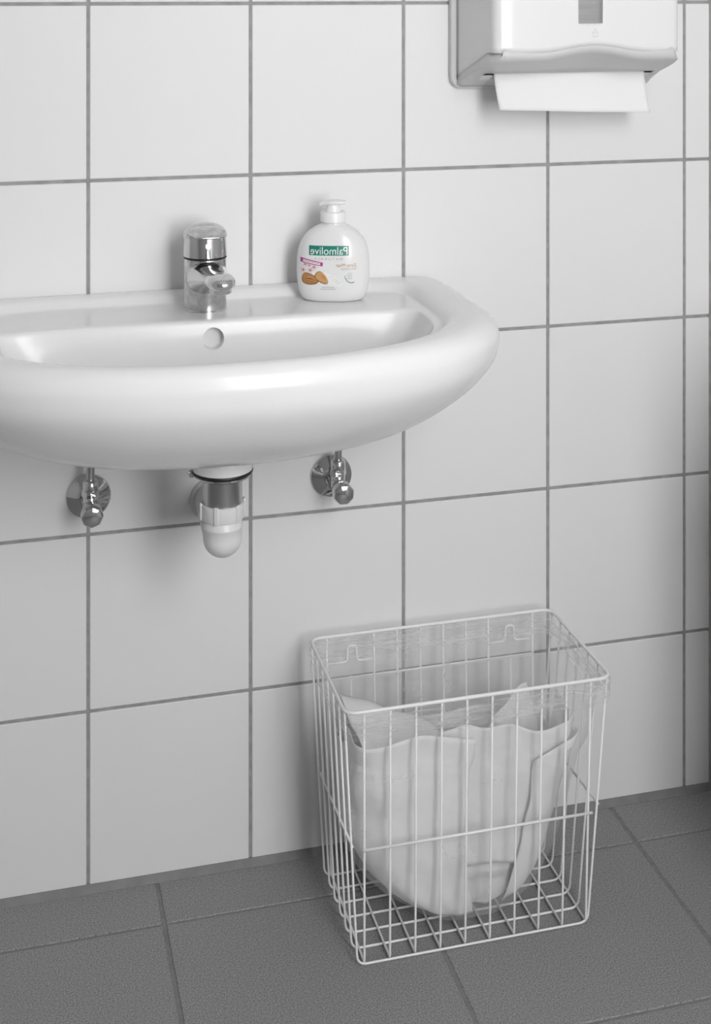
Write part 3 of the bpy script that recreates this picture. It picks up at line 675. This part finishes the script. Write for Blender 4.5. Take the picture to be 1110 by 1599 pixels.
v, f = loft(out[13:CUT + 1], True); mesh_obj('inner_gather', v, f, M['film_cuff'], ln_, 'all')
v, f = loft(out[CUT:], True, False, True); mesh_obj('sack', v, f, M['film'], ln_, 'all')
# ------------------------------------------------------------------ used paper towels in the liner
def crumple(name, c, size, seed, label, flat=1.0, lim=True):
    bm = bmesh.new(); bmesh.ops.create_icosphere(bm, subdivisions=5, radius=1.0)
    off = Vector((seed * 7.3, seed * 3.1, seed * 5.7))
    for p in bm.verts:
        q = p.co.copy(); d = 0
        # faceted folds: distance to random cell planes
        dist, pts = noise.voronoi(q * 1.7 + off)
        d -= 0.30 * (1 - min(1, (dist[1] - dist[0]) * 2.2)) ; d += 0.16 * noise.noise(q * 1.4 + off) - 0.10 * (1 - ridged(q * 3.2 + off))
        p.co = q * (1 + d)
        p.co = Vector((p.co.x * size[0], p.co.y * size[1], p.co.z * size[2]))
    me = bpy.data.meshes.new(name); bm.to_mesh(me); bm.free()
    o = link_mesh(name, me, M['paper_grey'], None, 'all', c, (0.3 * seed, 0.2 * seed, 1.1 * seed) if lim else None)
    return tag(o, label, 'paper towel', 'used paper towels in the bin liner')
bag_rows = sorted([(z_, *q) for z_, *q in sack] + [(z_, *frame_at(z_, o_)) for z_, o_ in ((0.21, -.0100), (0.235, -.0080), (0.255, -.0065))])
def bag_at(z):
    if z >= bag_rows[-1][0]: return bag_rows[-1][1:]
    for p, q in zip(bag_rows, bag_rows[1:]):
        if p[0] <= z <= q[0]:
            t = (z - p[0]) / (q[0] - p[0]); return [lerp(a_, b_, t) for a_, b_ in zip(p[1:], q[1:])]
    return bag_rows[0][1:]
def bag_pt(ang, z, inset):
    """point inside the liner's rounded-rectangle section; insets keep their order where the sack narrows"""
    x0, x1, y0, y1 = bag_at(max(z, 0.008)); a_, b_ = (x1 - x0) / 2, (y1 - y0) / 2
    rad = min(0.05, (y1 - y0) * .45) if z < .15 else (lerp(0.05, 0.03, (z - .15) / .05) if z < .2 else 0.024)
    d_ = b_ * (1 - math.exp(-inset / b_)); a_ -= d_; b_ -= d_; rad = max(min(rad, b_ * .9) - d_ * .5, 0.004)
    dx, dy = a_ * math.cos(ang), b_ * math.sin(ang); ax, ay = abs(dx), abs(dy)
    t = min(a_ / ax if ax > 1e-9 else 1e9, b_ / ay if ay > 1e-9 else 1e9)
    if t * ax > a_ - rad and t * ay > b_ - rad:          # rounded corner
        cx_, cy_ = a_ - rad, b_ - rad; A = ax * ax + ay * ay; B = -2 * (ax * cx_ + ay * cy_); C_ = cx_ * cx_ + cy_ * cy_ - rad * rad
        t = (-B + math.sqrt(max(B * B - 4 * A * C_, 0))) / (2 * A)
    return Vector(((x0 + x1) / 2 + dx * t, (y0 + y1) / 2 + dy * t, z))
def fold(u, v_, seed):
    """faceted creases between 0 and 1: triangle waves in random directions"""
    r = random.Random(seed); h_ = 0; tot = 0
    for k in range(5):
        a_ = r.uniform(0, PI); fr = r.uniform(0.8, 2.5); ph = r.uniform(0, 1); amp = r.uniform(.4, 1.0) / fr
        t = ((math.cos(a_) * u + math.sin(a_) * v_) * fr + ph) % 1.0; h_ += amp * (abs(t - .5) * 2); tot += amp
    return h_ / tot
def pressed_towel(a0, a1, z0, z1, inset, depth, tilt, seed, label):
    """a used towel lying against the inside of the liner, between inset and inset + depth"""
    n, m_ = 44, 34; v, f = [], []
    for j in range(m_ + 1):
        for i in range(n + 1):
            s_, t = i / n, j / m_; ang = lerp(a0, a1, s_) + 0.02 * noise.noise(Vector((t * 2.5, seed * 1.7, 0)))
            z = lerp(z0, z1, t) + tilt * (s_ - .5) + 0.013 * noise.noise(Vector((s_ * 3.4, seed * 3.3, t * 1.5))) * (0.4 + t)
            z = max(z, 0.012); fd = min(1.0, max(0.0, (fold(s_ * 2.2, t * 1.8, seed) - .15) / .7))
            v.append(bag_pt(ang, z, inset + depth * fd))
    for j in range(m_):
        for i in range(n): q = j * (n + 1) + i; f.append((q, q + 1, q + n + 2, q + n + 1))
    o = mesh_obj('used_towel', v, f, M['paper_grey'], None, True); o.data.set_sharp_from_angle(angle=math.radians(18)); sm = o.modifiers.new('thickness', 'SOLIDIFY'); sm.thickness = 0.0006; sm.offset = 0
    return tag(o, label, 'paper towel', 'used paper towels in the bin liner')
D = math.radians
IN = 0.0056     # just inside the film
pressed_towel(D(176), D(270), 0.016, 0.236, IN, 0.0052, -0.006, 11, 'smooth upright paper towel pressed against the left front of the bin liner')
pressed_towel(D(210), D(345), 0.014, 0.105, 0.0225, 0.0200, 0.0, 12, 'creased paper towel pressed against the bottom front of the bin liner')
pressed_towel(D(254), D(318), 0.072, 0.240, 0.0128, 0.0085, -0.008, 13, 'wrinkled paper towel standing against the middle front of the bin liner')
pressed_towel(D(300), D(372), 0.036, 0.214, IN, 0.0064, 0.020, 14, 'wrinkled paper towel pressed against the right end of the bin liner')
pressed_towel(D(114), D(173), 0.030, 0.195, IN, 0.0070, -0.010, 15, 'paper towel pressed against the left end of the bin liner')
pressed_towel(D(18), D(110), 0.040, 0.185, IN, 0.0070, 0.0, 16, 'paper towel pressed against the back of the bin liner')
crumple('crumpled_towel', (0.418, -0.130, 0.092), (.082, .026, .074), 1, 'crumpled paper towel in the core of the bin liner', lim=False)
def sheet(name, corners, bend, seed, label):
    n = 26; v, f = [], []
    c = [Vector(q) for q in corners]
    for j in range(n + 1):
        for i in range(n + 1):
            s, t = i / n, j / n; p = c[0].lerp(c[1], s).lerp(c[3].lerp(c[2], s), t)
            nn = noise.noise(Vector((s * 3 + seed, t * 3, seed * 2.0))) * 0.006 + bend * math.sin(PI * s) * (1 - t * .4)
            v.append((p.x, p.y + nn * .6, p.z + nn))
    for j in range(n):
        for i in range(n): a = j * (n + 1) + i; f.append((a, a + 1, a + n + 2, a + n + 1))
    o = mesh_obj(name, v, f, M['paper_grey'], None, 'all'); sm = o.modifiers.new('thickness', 'SOLIDIFY'); sm.thickness = 0.0006
    return tag(o, label, 'paper towel', 'used paper towels in the bin liner')
sheet('used_towel', [(0.2965, -0.068, 0.234), (0.420, -0.080, 0.182), (0.420, -0.162, 0.182), (0.2975, -0.182, 0.226)], 0.004, 1.0, 'smooth flat paper towel on top at the left end of the bin liner')
sheet('used_towel', [(0.455, -0.142, 0.200), (0.522, -0.120, 0.244), (0.540, -0.116, 0.185), (0.485, -0.146, 0.135)], 0.004, 2.0, 'paper towel with a raised corner at the right end of the bin liner')
